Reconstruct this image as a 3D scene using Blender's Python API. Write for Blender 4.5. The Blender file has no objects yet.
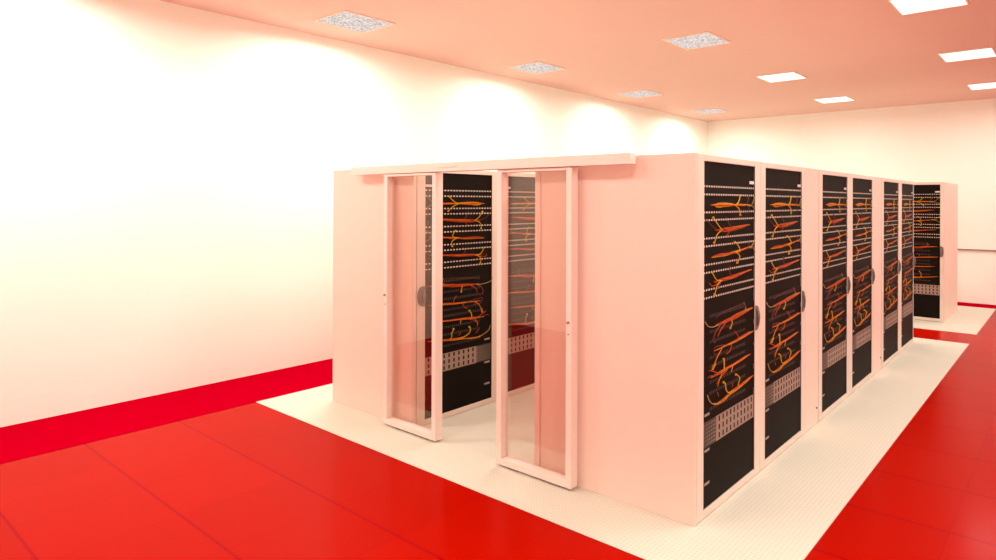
import bpy, bmesh, math, random
from mathutils import Vector, Matrix
R = math.radians
PI = math.pi
scn = bpy.context.scene
COL = scn.collection

# ---------------------------------------------------------------- materials
def newmat(name):
    m = bpy.data.materials.new(name); m.use_nodes = True
    nt = m.node_tree
    return m, nt, nt.nodes['Principled BSDF']

def mat(name, col, rough=.5, spec=.5, metal=0., noise=0., nscale=8., bump=0., bscale=200.):
    m, nt, b = newmat(name)
    b.inputs['Base Color'].default_value = (*col, 1)
    b.inputs['Roughness'].default_value = rough
    b.inputs['Specular IOR Level'].default_value = spec
    b.inputs['Metallic'].default_value = metal
    tc = nt.nodes.new('ShaderNodeTexCoord')
    if noise:
        n = nt.nodes.new('ShaderNodeTexNoise'); n.inputs['Scale'].default_value = nscale
        n.inputs['Detail'].default_value = 3
        r = nt.nodes.new('ShaderNodeMapRange')
        r.inputs['To Min'].default_value = 1 - noise; r.inputs['To Max'].default_value = 1 + noise
        mx = nt.nodes.new('ShaderNodeVectorMath'); mx.operation = 'SCALE'
        mx.inputs[0].default_value = col
        nt.links.new(tc.outputs['Object'], n.inputs['Vector'])
        nt.links.new(n.outputs['Fac'], r.inputs['Value'])
        nt.links.new(r.outputs['Result'], mx.inputs['Scale'])
        nt.links.new(mx.outputs['Vector'], b.inputs['Base Color'])
    if bump:
        n2 = nt.nodes.new('ShaderNodeTexNoise'); n2.inputs['Scale'].default_value = bscale
        bp = nt.nodes.new('ShaderNodeBump'); bp.inputs['Strength'].default_value = bump
        bp.inputs['Distance'].default_value = .002
        nt.links.new(tc.outputs['Object'], n2.inputs['Vector'])
        nt.links.new(n2.outputs['Fac'], bp.inputs['Height'])
        nt.links.new(bp.outputs['Normal'], b.inputs['Normal'])
    return m

WALL = mat('painted wall', (.90, .905, .84), .7, .2, noise=.01, nscale=2, bump=.1, bscale=60)
CEIL = mat('bounce tinted ceiling', (.76, .56, .48), .9, .0, noise=.015, nscale=1.2)  # white ceiling; salmon bounce from the red floor is put into the base colour
PANEL = mat('powder coated panel', (.80, .60, .525), .55, .25, noise=.01, nscale=3)
FRAME = mat('powder coated frame', (.71, .59, .51), .45, .4, noise=.015, nscale=30)
ALU = mat('brushed door frame', (.82, .66, .60), .4, .5, noise=.05, nscale=60)
BLACK = mat('black equipment steel', (.010, .006, .0035), .6, .06, noise=.45, nscale=260)
BLACK2 = mat('black switch face', (.008, .005, .0035), .55, .06)
PORT = mat('pale port row', (.66, .56, .48), .5, .3)
DIM = mat('dim port', (.085, .07, .055), .5, .3)
VENT = mat('grey vent plate', (.28, .19, .15), .45, .5, noise=.15, nscale=120)
VENTDK = mat('dark vent mesh', (.04, .028, .02), .5, .5, noise=.3, nscale=200)
SLOT = mat('vent slot', (.02, .012, .01), .8, .1)
TAGM = mat('dull metal tag', (.30, .24, .21), .5, .3)
LABEL = mat('pale label', (.70, .60, .55), .6, .2)
HANDLE = mat('grey swing handle', (.17, .125, .11), .4, .5, noise=.1, nscale=90)
DARKM = mat('dark gasket', (.06, .03, .03), .6, .2)
LAMPF = mat('lamp frame', (.90, .74, .62), .5, .3)
STEEL = mat('grey rail steel', (.30, .20, .17), .5, .4)
C_YEL = mat('yellow cable', (.66, .33, .008), .5, .12)
C_ORA = mat('orange cable', (.58, .15, .004), .5, .12)
C_RED = mat('red orange cable', (.44, .045, .004), .5, .12)
C_MAG = mat('dull crimson cable', (.18, .03, .025), .5, .1)
C_PAL = mat('pale yellow cable', (.40, .26, .06), .5, .1)

def floor_mat(name, base, rough, spec, px, py, ox, oy, w, joint):
    """square raised-floor tiles with thin joints, laid out in metres"""
    m, nt, b = newmat(name); N = nt.nodes; L = nt.links
    tc = N.new('ShaderNodeTexCoord'); sp = N.new('ShaderNodeSeparateXYZ')
    L.new(tc.outputs['Object'], sp.inputs[0])
    def math_(op, a, b_=None):
        n = N.new('ShaderNodeMath'); n.operation = op
        for i, v in enumerate((a, b_)):
            if v is None: continue
            if isinstance(v, (int, float)): n.inputs[i].default_value = v
            else: L.new(v, n.inputs[i])
        return n.outputs[0]
    def joint_mask(o, pitch, off, ww):
        v = math_('DIVIDE', math_('SUBTRACT', o, off), pitch)
        fr = math_('SUBTRACT', v, math_('FLOOR', v))
        d = math_('ABSOLUTE', math_('SUBTRACT', fr, .5))
        return math_('GREATER_THAN', d, .5 - ww / pitch / 2)
    mk = math_('MAXIMUM', math_('MULTIPLY', joint_mask(sp.outputs[0], px, ox, w), .35),
               joint_mask(sp.outputs[1], py, oy, w * 1.3))
    # a faint difference of tone from tile to tile
    cell = N.new('ShaderNodeCombineXYZ')
    L.new(math_('FLOOR', math_('DIVIDE', math_('SUBTRACT', sp.outputs[0], ox), px)), cell.inputs[0])
    L.new(math_('FLOOR', math_('DIVIDE', math_('SUBTRACT', sp.outputs[1], oy), py)), cell.inputs[1])
    wn = N.new('ShaderNodeTexWhiteNoise'); L.new(cell.outputs[0], wn.inputs['Vector'])
    mr = N.new('ShaderNodeMapRange'); mr.inputs['To Min'].default_value = .97; mr.inputs['To Max'].default_value = 1.03
    L.new(wn.outputs['Value'], mr.inputs['Value'])
    vs = N.new('ShaderNodeVectorMath'); vs.operation = 'SCALE'; vs.inputs[0].default_value = base
    L.new(mr.outputs[0], vs.inputs['Scale'])
    mx = N.new('ShaderNodeMixRGB'); L.new(mk, mx.inputs[0]); L.new(vs.outputs[0], mx.inputs[1])
    mx.inputs[2].default_value = (*joint, 1)
    L.new(mx.outputs[0], b.inputs['Base Color'])
    b.inputs['Roughness'].default_value = rough; b.inputs['Specular IOR Level'].default_value = spec
    nz = N.new('ShaderNodeTexNoise'); nz.inputs['Scale'].default_value = 350
    L.new(tc.outputs['Object'], nz.inputs['Vector'])
    bp = N.new('ShaderNodeBump'); bp.inputs['Strength'].default_value = .05; bp.inputs['Distance'].default_value = .001
    L.new(nz.outputs['Fac'], bp.inputs['Height']); L.new(bp.outputs[0], b.inputs['Normal'])
    return m

RED = floor_mat('red raised floor tiles', (.385, .0040, .0003), .20, .020, .61, .625, -4.32, -.435, .011, (.29, .0, .004))
CRIM = floor_mat('matt crimson floor strip', (.37, .0, .010), .6, .0, 60, 60, -31, -31, .001, (.5, .0, .01))

def platform_mat():
    m, nt, b = newmat('perforated pale floor tiles'); N = nt.nodes; L = nt.links
    tc = N.new('ShaderNodeTexCoord')
    mp = N.new('ShaderNodeMapping'); mp.inputs['Rotation'].default_value = (0, 0, 0)
    mp.inputs['Scale'].default_value = (38, 38, 38)
    L.new(tc.outputs['Object'], mp.inputs[0])
    vo = N.new('ShaderNodeTexVoronoi'); vo.inputs['Scale'].default_value = 1; vo.inputs['Randomness'].default_value = 0
    L.new(mp.outputs[0], vo.inputs['Vector'])
    r = N.new('ShaderNodeMapRange'); r.inputs['From Min'].default_value = .2; r.inputs['From Max'].default_value = .3
    L.new(vo.outputs['Distance'], r.inputs['Value'])
    mx = N.new('ShaderNodeMixRGB'); mx.inputs[1].default_value = (.54, .48, .39, 1); mx.inputs[2].default_value = (.64, .61, .52, 1)
    L.new(r.outputs[0], mx.inputs[0])
    L.new(mx.outputs[0], b.inputs['Base Color'])
    b.inputs['Roughness'].default_value = .6; b.inputs['Specular IOR Level'].default_value = .2
    return m
PLAT = platform_mat()

def lamp_mat(name, strength, lo, hi, scale):
    m, nt, b = newmat(name); N = nt.nodes; L = nt.links
    N.remove(b)
    out = N['Material Output']; em = N.new('ShaderNodeEmission'); tc = N.new('ShaderNodeTexCoord')
    nz = N.new('ShaderNodeTexWhiteNoise')
    sn = N.new('ShaderNodeVectorMath'); sn.operation = 'SNAP'; sn.inputs[1].default_value = (scale, scale, scale)
    L.new(tc.outputs['Object'], sn.inputs[0]); L.new(sn.outputs[0], nz.inputs['Vector'])
    mr = N.new('ShaderNodeMapRange'); mr.inputs['To Min'].default_value = lo; mr.inputs['To Max'].default_value = hi
    L.new(nz.outputs['Value'], mr.inputs['Value'])
    ml = N.new('ShaderNodeMath'); ml.operation = 'MULTIPLY'; ml.inputs[1].default_value = strength
    L.new(mr.outputs[0], ml.inputs[0]); L.new(ml.outputs[0], em.inputs['Strength'])
    em.inputs['Color'].default_value = (1, .86, .79, 1)
    L.new(em.outputs[0], out.inputs['Surface'])
    return m
GLOW = lamp_mat('bright lamp diffuser', 2.6, .7, 1.1, .03)
GLOWDIM = lamp_mat('prismatic lamp diffuser', 1.05, .5, 1.1, .017)

def glass_mat():
    m, nt, b = newmat('door glass'); N = nt.nodes; L = nt.links
    N.remove(b)
    out = N['Material Output']
    tr = N.new('ShaderNodeBsdfTransparent'); tr.inputs[0].default_value = (.95, .90, .88, 1)
    gl = N.new('ShaderNodeBsdfGlossy'); gl.inputs['Roughness'].default_value = .01; gl.inputs['Color'].default_value = (.95, .76, .66, 1)
    mx = N.new('ShaderNodeMixShader'); mx.inputs[0].default_value = .072
    L.new(tr.outputs[0], mx.inputs[1]); L.new(gl.outputs[0], mx.inputs[2]); L.new(mx.outputs[0], out.inputs['Surface'])
    return m
GLASS = glass_mat()

# ---------------------------------------------------------------- mesh helpers
class MB:
    def __init__(s): s.bm = bmesh.new()
    def box(s, x0, x1, y0, y1, z0, z1, mi=0, bev=0.):
        vs = [s.bm.verts.new((x, y, z)) for z in (z0, z1) for y in (y0, y1) for x in (x0, x1)]
        fs = [(0, 2, 3, 1), (4, 5, 7, 6), (0, 1, 5, 4), (2, 6, 7, 3), (0, 4, 6, 2), (1, 3, 7, 5)]
        faces = [s.bm.faces.new([vs[i] for i in f]) for f in fs]
        for f in faces: f.material_index = mi
        if bev:
            es = list({e for f in faces for e in f.edges})
            g = bmesh.ops.bevel(s.bm, geom=es, offset=bev, segments=2, affect='EDGES', profile=.5)
            for f in g['faces']: f.material_index = mi
        return s
    def tube(s, pts, r, mi=0, n=6, taper=None):
        pts = [Vector(p) for p in pts]; rings = []
        for i, p in enumerate(pts):
            t = (pts[min(i + 1, len(pts) - 1)] - pts[max(i - 1, 0)]).normalized()
            a = t.cross(Vector((0, 1, 0)))
            if a.length < .01: a = t.cross(Vector((0, 0, 1)))
            a.normalize(); b = t.cross(a).normalized()
            rr = r * (taper[i] if taper else 1)
            rings.append([s.bm.verts.new(p + a * rr * math.cos(2 * PI * k / n) + b * rr * math.sin(2 * PI * k / n)) for k in range(n)])
        for q, w in zip(rings, rings[1:]):
            for k in range(n):
                f = s.bm.faces.new((q[k], q[(k + 1) % n], w[(k + 1) % n], w[k])); f.material_index = mi; f.smooth = True
        for rg in (rings[0][::-1], rings[-1]):
            f = s.bm.faces.new(rg); f.material_index = mi
        return s
    def build(s, name, mats, parent=None):
        bmesh.ops.recalc_face_normals(s.bm, faces=s.bm.faces)
        me = bpy.data.meshes.new(name); s.bm.to_mesh(me); s.bm.free()
        for m in (mats if isinstance(mats, (list, tuple)) else [mats]): me.materials.append(m)
        o = bpy.data.objects.new(name, me); COL.objects.link(o)
        if parent: o.parent = parent
        return o

def empty(name, loc, rz=0.):
    o = bpy.data.objects.new(name, None); COL.objects.link(o)
    o.location = loc; o.rotation_euler = (0, 0, rz); o.empty_display_size = .1
    return o
def tag(o, label, cat, group=None):
    o['label'] = label; o['category'] = cat
    if group: o['group'] = group
    return o
def struct(name, mb, m, label=None):
    o = mb.build(name, m); o['kind'] = 'structure'
    if label: o['label'] = label
    return o
def copy_tree(o, parent=None):
    kids = list(o.children)
    c = o.copy(); COL.objects.link(c)
    if parent: c.parent = parent
    for ch in kids: copy_tree(ch, c)
    return c

# ---------------------------------------------------------------- room shell (metres)
XL, XR, YN, YF, ZC = -5.295, 5.60, -3.75, 10.22, 3.76
struct('floor', MB().box(XL, XR, YN, YF, -.05, 0), RED, 'glossy red raised floor tiles')
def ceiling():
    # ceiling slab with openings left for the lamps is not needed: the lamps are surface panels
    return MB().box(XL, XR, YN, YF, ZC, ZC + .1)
struct('ceiling', ceiling(), CEIL, 'plain ceiling, salmon bounce of the red floor tinted into its colour')
struct('wall_left', MB().box(XL - .1, XL, YN - .1, YF + .1, -.05, ZC + .1), WALL, 'long bare white wall left of the cabinets')
struct('wall_back', MB().box(XL, XR, YF, YF + .1, -.05, ZC + .1), WALL, 'white end wall behind the far cabinet')
struct('wall_right', MB().box(XR, XR + .1, YN - .1, YF + .1, -.05, ZC + .1), WALL)
struct('wall_front', MB().box(XL, XR, YN - .1, YN, -.05, ZC + .1), WALL)
struct('trim_1', MB().box(XL, -4.32, YN, YF, 0, .002), CRIM, 'crimson floor strip along the left wall')
struct('trim_2', MB().box(-4.32, XR, 9.72, YF, 0, .002), CRIM, 'crimson floor strip along the end wall')
struct('trim_3', MB().box(-1.2, XR, YF - .03, YF, .975, 1.0, bev=.004), STEEL, 'thin grey dado rail on the end wall')

def platform(name, x0, x1, y0, y1, label):
    o = struct(name, MB().box(x0, x1, y0, y1, 0, .004), PLAT, label)
platform('floor_platform', -4.32, .61, -.435, 6.29, 'pale perforated tiles under the long cabinet rows')
platform('floor_platform', -4.32, .61, 7.035, 9.72, 'pale perforated tiles under the far cabinet')
FZ = .004

# ---------------------------------------------------------------- cable bundles
def spline(P, n=5):
    P = [Vector(p) for p in P]; out = []
    for i in range(len(P) - 1):
        p0 = P[max(i - 1, 0)]; p1 = P[i]; p2 = P[i + 1]; p3 = P[min(i + 2, len(P) - 1)]
        for k in range(n):
            t = k / n
            out.append(.5 * ((2 * p1) + (p2 - p0) * t + (2 * p0 - 5 * p1 + 4 * p2 - p3) * t * t + (3 * p1 - p0 - 3 * p2 + p3) * t ** 3))
    out.append(P[-1]); return out

CM = [C_YEL, C_ORA, C_RED, C_MAG, C_PAL]
# body: list of (u, dz, spread) ; forks: (material, [(u, dz), ...], radius)
BUND = [
 dict(c=(1, 1, 0, 1, 2), body=[(.17, 0, .004), (.28, 0, .017), (.42, .002, .014), (.58, 0, .005), (.70, 0, .009), (.84, 0, .003)],
      f=[(0, [(.54, 0), (.61, .02), (.67, .062)], 5), (0, [(.54, 0), (.62, -.022), (.68, -.062)], 5), (4, [(.80, 0), (.88, -.002), (1., .07)], 3.2), (4, [(.82, 0), (.9, -.005), (1.0, -.035)], 3.2), (3, [(.78, 0), (.8, .02), (.86, .07)], 3), (3, [(.78, 0), (.83, -.02), (.85, -.05)], 3)]),
 dict(c=(2, 1, 2, 3, 2), body=[(.24, -.006, .004), (.34, -.004, .014), (.5, 0, .013), (.66, .008, .010), (.84, .018, .003)],
      f=[(0, [(.30, -.004), (.23, .025), (.16, .075)], 4.5), (0, [(.27, -.006), (.20, -.03), (.18, -.075)], 4.5), (3, [(.2, .0), (.1, .03), (.02, .07)], 3), (3, [(.48, 0), (.43, .03), (.39, .075)], 4), (2, [(.45, -.01), (.4, -.04)], 4)]),
 dict(c=(1, 2, 1, 2, 0), body=[(.16, -.012, .003), (.3, -.006, .009), (.45, -.004, .009), (.6, 0, .008), (.75, .008, .004), (.9, .022, .002)],
      f=[(0, [(.55, -.002), (.63, .015), (.60, .05), (.57, .062)], 4.5), (0, [(.57, -.002), (.64, -.03), (.62, -.07)], 5), (4, [(.82, .014), (.9, .03), (1.0, .075)], 3.2), (4, [(.85, .015), (.93, .01), (1.0, -.02)], 3.2), (3, [(.8, .01), (.83, .03), (.85, .06)], 3)]),
 dict(c=(2, 2, 1, 3, 2), body=[(.2, -.01, .004), (.36, -.006, .010), (.52, 0, .011), (.7, .01, .008), (.88, .02, .003)],
      f=[(0, [(.3, -.008), (.2, .0), (.13, .055)], 4.2), (0, [(.27, -.01), (.2, -.035), (.19, -.085)], 4.5), (2, [(.22, -.02), (.12, -.03), (.09, -.01)], 4), (3, [(.5, 0), (.44, .03), (.47, .07)], 4), (3, [(.3, 0), (.22, -.05), (.2, -.06)], 3)]),
 dict(c=(2, 1, 2, 2, 2), body=[(.26, -.014, .005), (.42, -.008, .009), (.58, .0, .012), (.74, .010, .010), (.92, .02, .002)],
      f=[(4, [(0., .03), (.04, .0), (.16, -.018), (.35, -.012)], 4.2), (3, [(.3, -.012), (.2, -.035), (.15, -.09), (.19, -.115)], 6), (2, [(.38, -.01), (.28, -.045), (.24, -.085)], 5), (0, [(.48, -.004), (.49, -.03), (.485, -.062)], 5), (3, [(.72, .01), (.75, .05), (.7, .07), (.4, .055), (.2, .03)], 2.5), (4, [(.7, .01), (.77, .035), (.75, .075)], 2.5)]),
 dict(c=(1, 2, 1, 2, 3), body=[(.22, -.012, .003), (.38, -.008, .004), (.55, -.004, .007), (.72, .006, .008), (.92, .018, .005)],
      f=[(3, [(.42, -.006), (.3, .01), (.17, .012), (.18, -.03), (.3, -.035)], 4), (1, [(.3, -.01), (.22, -.045), (.17, -.10)], 4.5), (0, [(.18, -.085), (.16, -.115)], 6), (2, [(.62, .0), (.6, .035), (.56, .065)], 4), (2, [(.48, -.01), (.45, -.045), (.40, -.06)], 4.5)]),
 dict(c=(1, 1, 2, 0, 1), body=[(.16, -.016, .003), (.34, -.008, .007), (.5, -.002, .008), (.66, .006, .007), (.86, .016, .002)],
      f=[(0, [(.34, -.006), (.34, .03), (.36, .06)], 5), (2, [(.26, -.01), (.18, .01), (.10, .032)], 5), (3, [(.2, -.015), (.1, .0), (.06, -.01)], 5), (2, [(.4, -.01), (.3, -.03), (.22, -.07)], 4.5), (0, [(.5, -.005), (.5, -.04)], 4), (1, [(.3, -.012), (.25, -.05), (.24, -.09)], 4)]),
 dict(c=(1, 2, 1, 2, 1), body=[(.3, -.03, .003), (.45, -.018, .006), (.58, -.006, .009), (.72, .004, .007), (.92, .02, .003)],
      f=[(4, [(.04, .055), (.07, .015), (.16, -.02), (.28, -.034)], 4.5), (1, [(.2, -.03), (.34, -.03), (.5, -.01)], 5), (0, [(.36, .075), (.37, .03), (.44, .0), (.54, -.004)], 5), (0, [(.6, .085), (.64, .055), (.63, .02), (.66, .0)], 5), (2, [(.22, .04), (.26, .01)], 4), (2, [(.5, .05), (.52, .02)], 4)]),
]
def bundle_bm(k, W0, WW, mirror, zc, y):
    d = BUND[k]; mb = MB(); rnd = random.Random(50 + k)
    X = lambda u: W0 + WW * (1 - u if mirror else u)
    for s in range(13):
        ph = rnd.uniform(0, 2 * PI); rr = math.sqrt(rnd.uniform(.05, 1)) * .85; cut = rnd.choice((0, 0, 1)); end = rnd.choice((0, 0, 0, -1)); rr += .15
        pts = []
        for i, (u, dz, sp) in enumerate(d['body'][cut:len(d['body']) + end]):
            a = ph + i * .5
            pts.append((X(u + rnd.uniform(-.05, .05)), y - abs(sp) * .6 * (1 + rr * math.sin(a)), zc + dz + sp * rr * math.cos(a)))
        mb.tube(spline(pts, 3), .0021, d['c'][s % 5], 5)
    for j, (mi, P, r) in enumerate(d['f']):
        pts = [(X(u), y - .004 - .012 * math.sin(PI * min(1, i / (len(P) - 1) + .25)), zc + dz) for i, (u, dz) in enumerate(P)]
        mb.tube(spline(pts, 4), r * .00062, mi, 6)
        if mi in (0, 1) and r >= 4.5:                     # plug at the free end
            u, dz = max((P[0], P[-1]), key=lambda q: abs(q[1])); x = X(u)
            mb.box(x - .0055, x + .0055, y - .006, y + .003, zc + dz - .006, zc + dz + .006, mi)
    return mb

# ---------------------------------------------------------------- server rack
H = 2.126; D = 1.18
PAIR = [(1.941, 1.893), (1.787, 1.741), (1.633, 1.587), (1.478, 1.431), (1.329, 1.282)]
GAPZ = [1.828, 1.681, 1.532, 1.380]
LOWZ = [1.122, .968, .822, .664]

def make_rack(w=.9, w0=.095, ww=.725, mirror=False, depth=D, handle=True):
    t = empty('server_rack', (0, 0, 0))
    if not mirror and w == .9: w0 -= .010
    X0 = (w - w0 - ww) if mirror else w0                     # window left edge
    X1 = X0 + ww
    fx = lambda x: (w - x) if mirror else x
    g = .003
    b = MB()
    b.box(g, .02, .032, depth, 0, H - .004); b.box(w - .02, w - g, .032, depth, 0, H - .004)
    b.box(.02, w - .02, .032, depth, H - .024, H - .004); b.box(.02, w - .02, .032, depth, 0, .03)
    b.box(.02, w - .02, depth - .02, depth, .03, H - .024)
    b.build('cabinet_shell', PANEL, t)
    f = MB()
    f.box(g, X0, 0, .03, .004, H, bev=.003); f.box(X1, w - g, 0, .03, .004, H, bev=.003)
    f.box(X0, X1, 0, .03, 2.088, H, bev=.003); f.box(X0, X1, 0, .03, .004, .046, bev=.003)
    f.box(X0, X0 + .003, .004, .009, .046, 2.088, 1); f.box(X1 - .003, X1, .004, .009, .046, 2.088, 1)
    f.build('door_frame', [FRAME, DARKM], t)
    MB().box(X0 - .01, X1 + .01, .012, .022, .04, 2.095).build('mounting_plate', BLACK, t)
    pw = ww / 23
    for za, zb in PAIR:
        p = MB(); p.box(X0 + .003, X1 - .003, .009, .012, zb - .018, za + .018, 0, .001)
        for z in (za, zb):
            for i in range(23):
                x = X0 + pw * (i + .5)
                p.box(x - pw * .26, x + pw * .26, .0085, .0095, z - .0052, z + .0052, 1)
        p.build('patch_panel', [BLACK, PORT], t)
    for z in LOWZ:
        p = MB(); p.box(X0 + .003, X1 - .003, .0085, .012, z - .062, z + .062, 0, .001)
        for dz in (.052, .042, -.042, -.052):
            for i in range(24):
                x = X0 + ww * (.13 + .7 * i / 24)
                p.box(x - .005, x + .005, .0080, .0090, z + dz - .0026, z + dz + .0026, 1)
        p.build('network_switch', [BLACK2, DIM], t)
    for k, z in enumerate(GAPZ + LOWZ):
        bundle_bm(k, X0, ww, mirror, z, .004).build('cable_bundle', CM, t)
    # vent plate: three rows of slots, darker mesh towards the hinge side
    v = MB(); z0, z1 = .402, .552
    u = lambda a: X0 + ww * (1 - a if mirror else a)
    def bx(a, c, y0, y1, za, zb, mi): v.box(min(u(a), u(c)), max(u(a), u(c)), y0, y1, za, zb, mi)
    bx(.005, .24, .009, .012, z0, z1, 1); bx(.24, .995, .008, .012, z0, z1, 0)
    for r in range(3):
        zc = z0 + .024 + .050 * r
        for i in range(10):
            a = .285 + .072 * i
            bx(a, a + .022, .0074, .0085, zc - .012, zc + .020, 2)
    for r in range(6):
        for i in range(7):
            a = .03 + .03 * i
            bx(a, a + .003 + .0022 * i, .0084, .0095, z0 + .012 + .023 * r, z0 + .022 + .023 * r, 0)
    v.build('vent_panel', [VENT, VENTDK, SLOT], t)
    MB().box(X0 + .003, X1 - .003, .008, .012, .05, .396, 0, .001).build('blank_panel', BLACK2, t)
    for z in (.63 - .035, .385, .19):
        q = MB(); bx2 = (u(.03), u(.115)); q.box(min(bx2), max(bx2), .005, .008, z - .007, z + .008, 0, .001)
        q.build('label_plate', TAGM, t)
    q = MB(); bx2 = (u(.90), u(.995)); q.box(min(bx2), max(bx2), .008, .012, 1.968, 1.988, 0, .001)
    q.build('name_plate', LABEL, t)
    # curved grey swing handle on the latch side of the frame
    hx = fx(w0 + ww + .022); hm = MB()
    zc, hh, hw = 1.068, .083, (.048 if not mirror else -.078)
    xb = X1 + .002 if not mirror else X0 - .002
    prof = [(xb, zc - hh)] + [(xb + hw * math.sin(PI * (k + .5) / 13) ** .6, zc - hh * math.cos(PI * (k + .5) / 13)) for k in range(13)] + [(xb, zc + hh)]
    fr = [hm.bm.verts.new((x, -.016 + .008 * (abs(z - zc) / hh), z)) for x, z in prof]
    bk = [hm.bm.verts.new((x, -.0005, z)) for x, z in prof]
    hm.bm.faces.new(fr); hm.bm.faces.new(bk[::-1])
    for k in range(len(prof)):
        q = (k + 1) % len(prof); hm.bm.faces.new((fr[k], bk[k], bk[q], fr[q]))
    hm.tube([(xb + hw * .3, -.014, zc - hh * .6), (xb + hw * .42, -.019, zc), (xb + hw * .3, -.014, zc + hh * .6)], .007, 0, 8)
    hm.build('door_handle', HANDLE, t)
    return t

def make_cooler(w=.33):
    t = empty('cooling_unit', (0, 0, 0)); g = .003
    MB().box(g, w - g, .032, D, 0, H - .004).build('cabinet_shell', PANEL, t)
    m = MB(); m.box(g, w - .04, .0, .03, .004, H, 0, .003); m.box(w - .036, w - g, .006, .03, .004, H, 0, .003)
    m.build('front_panel', PANEL, t)
    k = MB(); k.tube([(w - .07, .002, .14), (w - .07, -.010, .14)], .009, 0, 10); k.build('lock', STEEL, t)
    return t

RR = 'server racks with black mesh fronts in the right-hand row'
RL = 'server racks along the inner left side of the aisle'
LAB_R = ['white-framed server rack at the near right corner, closest to the viewer',
         'second server rack from the near corner, left of the first plain cooling panel',
         'third server rack of the right row, just beyond the first plain cooling panel',
         'fourth server rack of the right row, before the second plain cooling panel',
         'fifth server rack of the right row, just beyond the second plain cooling panel',
         'last server rack at the far end of the long right row']
LAB_L = ['server rack seen through the open doorway between the two glass doors',
         'server rack inside the aisle, seen through the right-hand glass door',
         'third server rack deep inside the aisle behind the cooling unit',
         'fourth server rack deep inside the aisle on the left side',
         'fifth server rack deep inside the aisle on the left side',
         'last server rack at the far end inside the aisle, left side']
YR = [.022, .922, 2.148, 3.048, 4.272, 5.172]; YC = [1.820, 3.945]
proto = make_rack()
for i, y in enumerate(YR):
    o = proto if i == 0 else (make_rack(w=.80, w0=.09, ww=.69) if i == 5 else copy_tree(proto))
    o.location = (0, y, FZ); o.rotation_euler.z = PI / 2
    tag(o, LAB_R[i], 'server rack', RR)
c0 = make_cooler()
for i, y in enumerate(YC):
    o = c0 if i == 0 else copy_tree(c0)
    o.location = (0, y, FZ); o.rotation_euler.z = PI / 2
    tag(o, ['slim plain pale cooling cabinet between second and third racks of right row',
            'slim plain pale cooling cabinet between fourth and fifth racks of right row'][i], 'cooling unit', 'plain cooling cabinets in the right row')
XI = -2.575
# the left row shows the same racks hinged the other way
protoM = make_rack(w=.9, w0=.075, ww=.74, mirror=True)
for i, y in enumerate([.024, .930]):
    o = protoM if i == 0 else copy_tree(protoM)
    o.location = (XI, y, FZ); o.rotation_euler.z = PI / 2
    tag(o, LAB_L[i], 'server rack', RL)
o = copy_tree(c0); o.location = (XI, 1.85, FZ); o.rotation_euler.z = PI / 2
tag(o, 'slim plain pale cooling cabinet inside the aisle beyond the second rack', 'cooling unit')

# far cabinet, turned to face the viewer
far = make_rack(w=.87, w0=.08, ww=.73, depth=1.36)
far.scale = (1, 1, 1.022); far.location = (.095 - .87 - .0, 7.76, FZ)
tag(far, 'separate server rack beyond the red gap, facing the viewer near the end wall', 'server rack')

# ---------------------------------------------------------------- aisle end panels
def end_panel(x0, x1, label, edge):
    t = empty('end_panel', (x0, 0, FZ)); w = x1 - x0
    MB().box(0, w, 0, .020, 0, H + .004, 0, .002).build('panel', PANEL, t)
    m = MB()
    if edge == 'right': m.box(w - .03, w, -.006, 0, 0, H - .06, 0, .002)
    else: m.box(-.075, -.030, -.008, .019, 0, H - .06, 0, .003); m.box(-.029, -.001, .003, .019, 0, H - .06, 0, .002)
    m.build('jamb', FRAME if edge == 'right' else PANEL, t)
    tag(t, label, 'panel', 'plain end panels closing the cabinet rows')
end_panel(-3.785, XI, 'narrow plain pale panel left of the glass doors', 'right')
end_panel(-1.16, 0, 'wide plain pale panel between the right glass door and near corner', 'left')

# left row outer flank, closing the row towards the left wall
# ---------------------------------------------------------------- sliding doors
def make_door(w, handle_right):
    t = empty('sliding_door', (0, 0, 0)); z1 = 2.053
    y0, y1 = 0, .068
    f = MB()
    f.box(0, .045, y0, y1, .0, z1, 0, .003); f.box(w - .045, w, y0, y1, .0, z1, 0, .003)
    f.box(.045, w - .045, y0, y1, .0, .045, 0, .003); f.box(.045, w - .045, y0, y1, z1 - .02, z1, 0, .003)
    f.build('frame', ALU, t)
    MB().box(.04, w - .04, y1 - .022, y1 - .014, .04, z1 - .018).build('glass_pane', GLASS, t)
    k = MB(); kx = w - .022 if handle_right else .022
    k.tube([(kx, .002, 1.06), (kx, -.012, 1.06)], .009, 0, 10)
    k.tube([(kx, .002, .985), (kx, -.006, .985)], .005, 0, 10)
    k.build('lock', STEEL, t)
    for x in (.15, w - .15):
        MB().box(x - .05, x + .05, .01, .03, -.014, .004, 0, .002).build('floor_guide', STEEL, t)
    return t
d1 = make_door(.67, False); d1.location = (-2.86, -.090, FZ + .016)
tag(d1, 'left sliding glass door, narrow pane in a pale metal frame', 'sliding door', 'sliding glass doors of the aisle')
d2 = make_door(.68, True); d2.location = (-1.522, -.090, FZ + .016)
tag(d2, 'right sliding glass door, wider pane next to the large plain panel', 'sliding door', 'sliding glass doors of the aisle')

rl = empty('door_track', (-3.33, -.1, 2.076)); L = 2.94
MB().box(0, 1.10, 0, .068, 0, .068, 0, .003).build('track_rail', ALU, rl)
MB().box(1.104, L, -.006, .068, 0, .068, 0, .003).build('track_rail', ALU, rl)
for x in (1.24, 1.35):
    m = MB(); m.box(x - .045, x + .045, -.012, -.005, .030, .045, 0, .002); m.build('roller_bracket', ALU, rl)
MB().box(L, L + .003, .0, .066, .002, .066, 0, .001).build('end_cap', ALU, rl)
tag(rl, 'long horizontal sliding door track mounted across the top of the doorway', 'door track')

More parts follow.
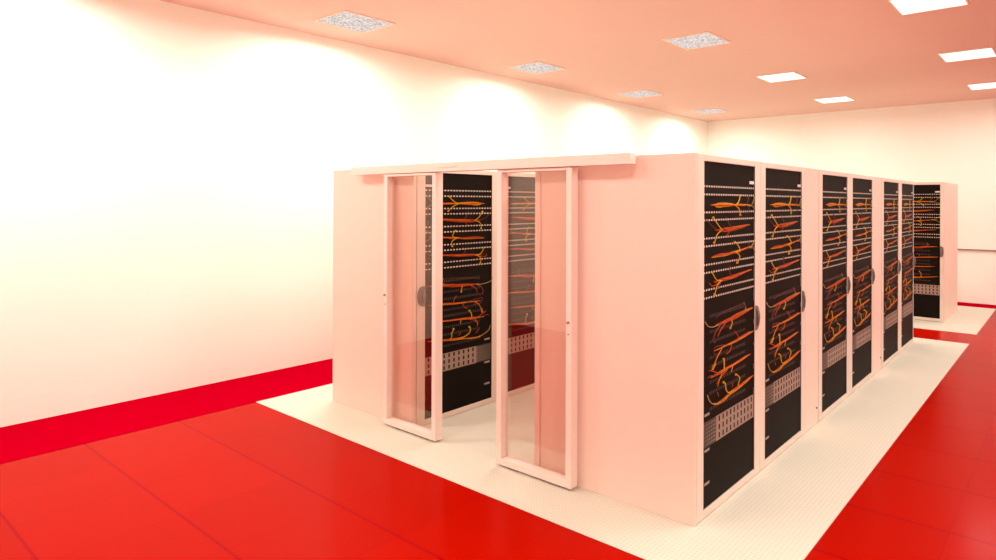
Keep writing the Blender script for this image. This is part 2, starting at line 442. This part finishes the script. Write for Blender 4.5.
# ---------------------------------------------------------------- ceiling lamps
def make_lamp(m, w=.60, d=.58):
    t = empty('ceiling_light', (0, 0, 0))
    f = MB()
    a, b_ = w / 2, d / 2; e = .014
    f.box(-a, a, -b_, -b_ + e, -.014, 0, 0, .002); f.box(-a, a, b_ - e, b_, -.014, 0, 0, .002)
    f.box(-a, -a + e, -b_ + e, b_ - e, -.014, 0, 0, .002); f.box(a - e, a, -b_ + e, b_ - e, -.014, 0, 0, .002)
    f.build('frame', LAMPF, t)
    MB().box(-a + e, a - e, -b_ + e, b_ - e, -.008, -.001).build('diffuser', m, t)
    return t
POWER = 34.
lamp_data = bpy.data.lights.new('lamp_beam', 'AREA')
lamp_data.shape = 'RECTANGLE'; lamp_data.size = .56; lamp_data.size_y = .54
lamp_data.energy = POWER; lamp_data.color = (.94, .97, .87); lamp_data.spread = R(171)
BEAM = {}
for i, a in enumerate((1.72, .80, .92, 1.1, 1.05)):          # the row by the left wall has the stronger lamps
    for j, b_ in enumerate((1.35, 1.1, .84, .84, .9)):
        ld = lamp_data.copy(); ld.energy = POWER * a * b_; BEAM[i, j] = ld
CX = [-4.43, -1.87, .61, 3.1, 4.9]; CY = [-2.1, .61, 3.43, 6.08, 8.68]
pb = make_lamp(GLOW); pd = make_lamp(GLOWDIM); used = {GLOW: 0, GLOWDIM: 0}
coln = {-4.43: 'nearest the left wall', -1.87: 'in second row from left wall', .61: 'in third row from left wall',
        3.1: 'in fourth row from left wall', 4.9: 'nearest the right wall'}
rown = ['behind the viewer', 'nearest to the viewer', 'second from the front', 'third from the front', 'closest to the end wall']
for i, x in enumerate(CX):
    for j, y in enumerate(CY):
        dim = (i == 0) or (i == 1 and j == 2)
        src = pd if dim else pb; key = GLOWDIM if dim else GLOW
        o = src if used[key] == 0 else copy_tree(src)
        used[key] = 1
        o.location = (x, y, ZC)
        tag(o, '%s ceiling light %s, %s' % ('grey speckled' if dim else 'bright white', coln[x], rown[j]), 'ceiling light', 'square ceiling lights')
        lo = bpy.data.objects.new('lamp_beam', BEAM[i, j]); COL.objects.link(lo)
        lo.location = (x, y, ZC - .016)

# ---------------------------------------------------------------- world, camera, colour
w = bpy.data.worlds.new('room'); scn.world = w; w.use_nodes = True
w.node_tree.nodes['Background'].inputs[0].default_value = (0, 0, 0, 1)
cam = bpy.data.cameras.new('camera'); co = bpy.data.objects.new('camera', cam); COL.objects.link(co)
cam.sensor_fit = 'HORIZONTAL'; cam.sensor_width = 36.; F = 631.89
cam.lens = F / 996 * 36
yaw = R(36.4664); roll = R(.17336)
Yd = Vector((0, 1, 0))
# forward is turned to the left of +Y by the yaw; then a hair of roll
co.location = (1.743, -3.1755, 1.85)
co.rotation_mode = 'XYZ'
M = Matrix.Rotation(yaw, 4, 'Z') @ Matrix.Rotation(R(90), 4, 'X') @ Matrix.Rotation(roll, 4, 'Z')
co.rotation_euler = M.to_euler('XYZ')
# principal point at pixel (610, 202.09)
cam.shift_x = -(610 - 498) / 996
cam.shift_y = -(280 - 202.09) / 996
cam.clip_start = .05; cam.clip_end = 60
scn.camera = co
vs = scn.view_settings
vs.view_transform = 'Standard'; vs.look = 'None'; vs.gamma = 1; vs.use_curve_mapping = False
vs.exposure = -.14
scn.cycles.max_bounces = 14; scn.cycles.diffuse_bounces = 8; scn.cycles.transparent_max_bounces = 16
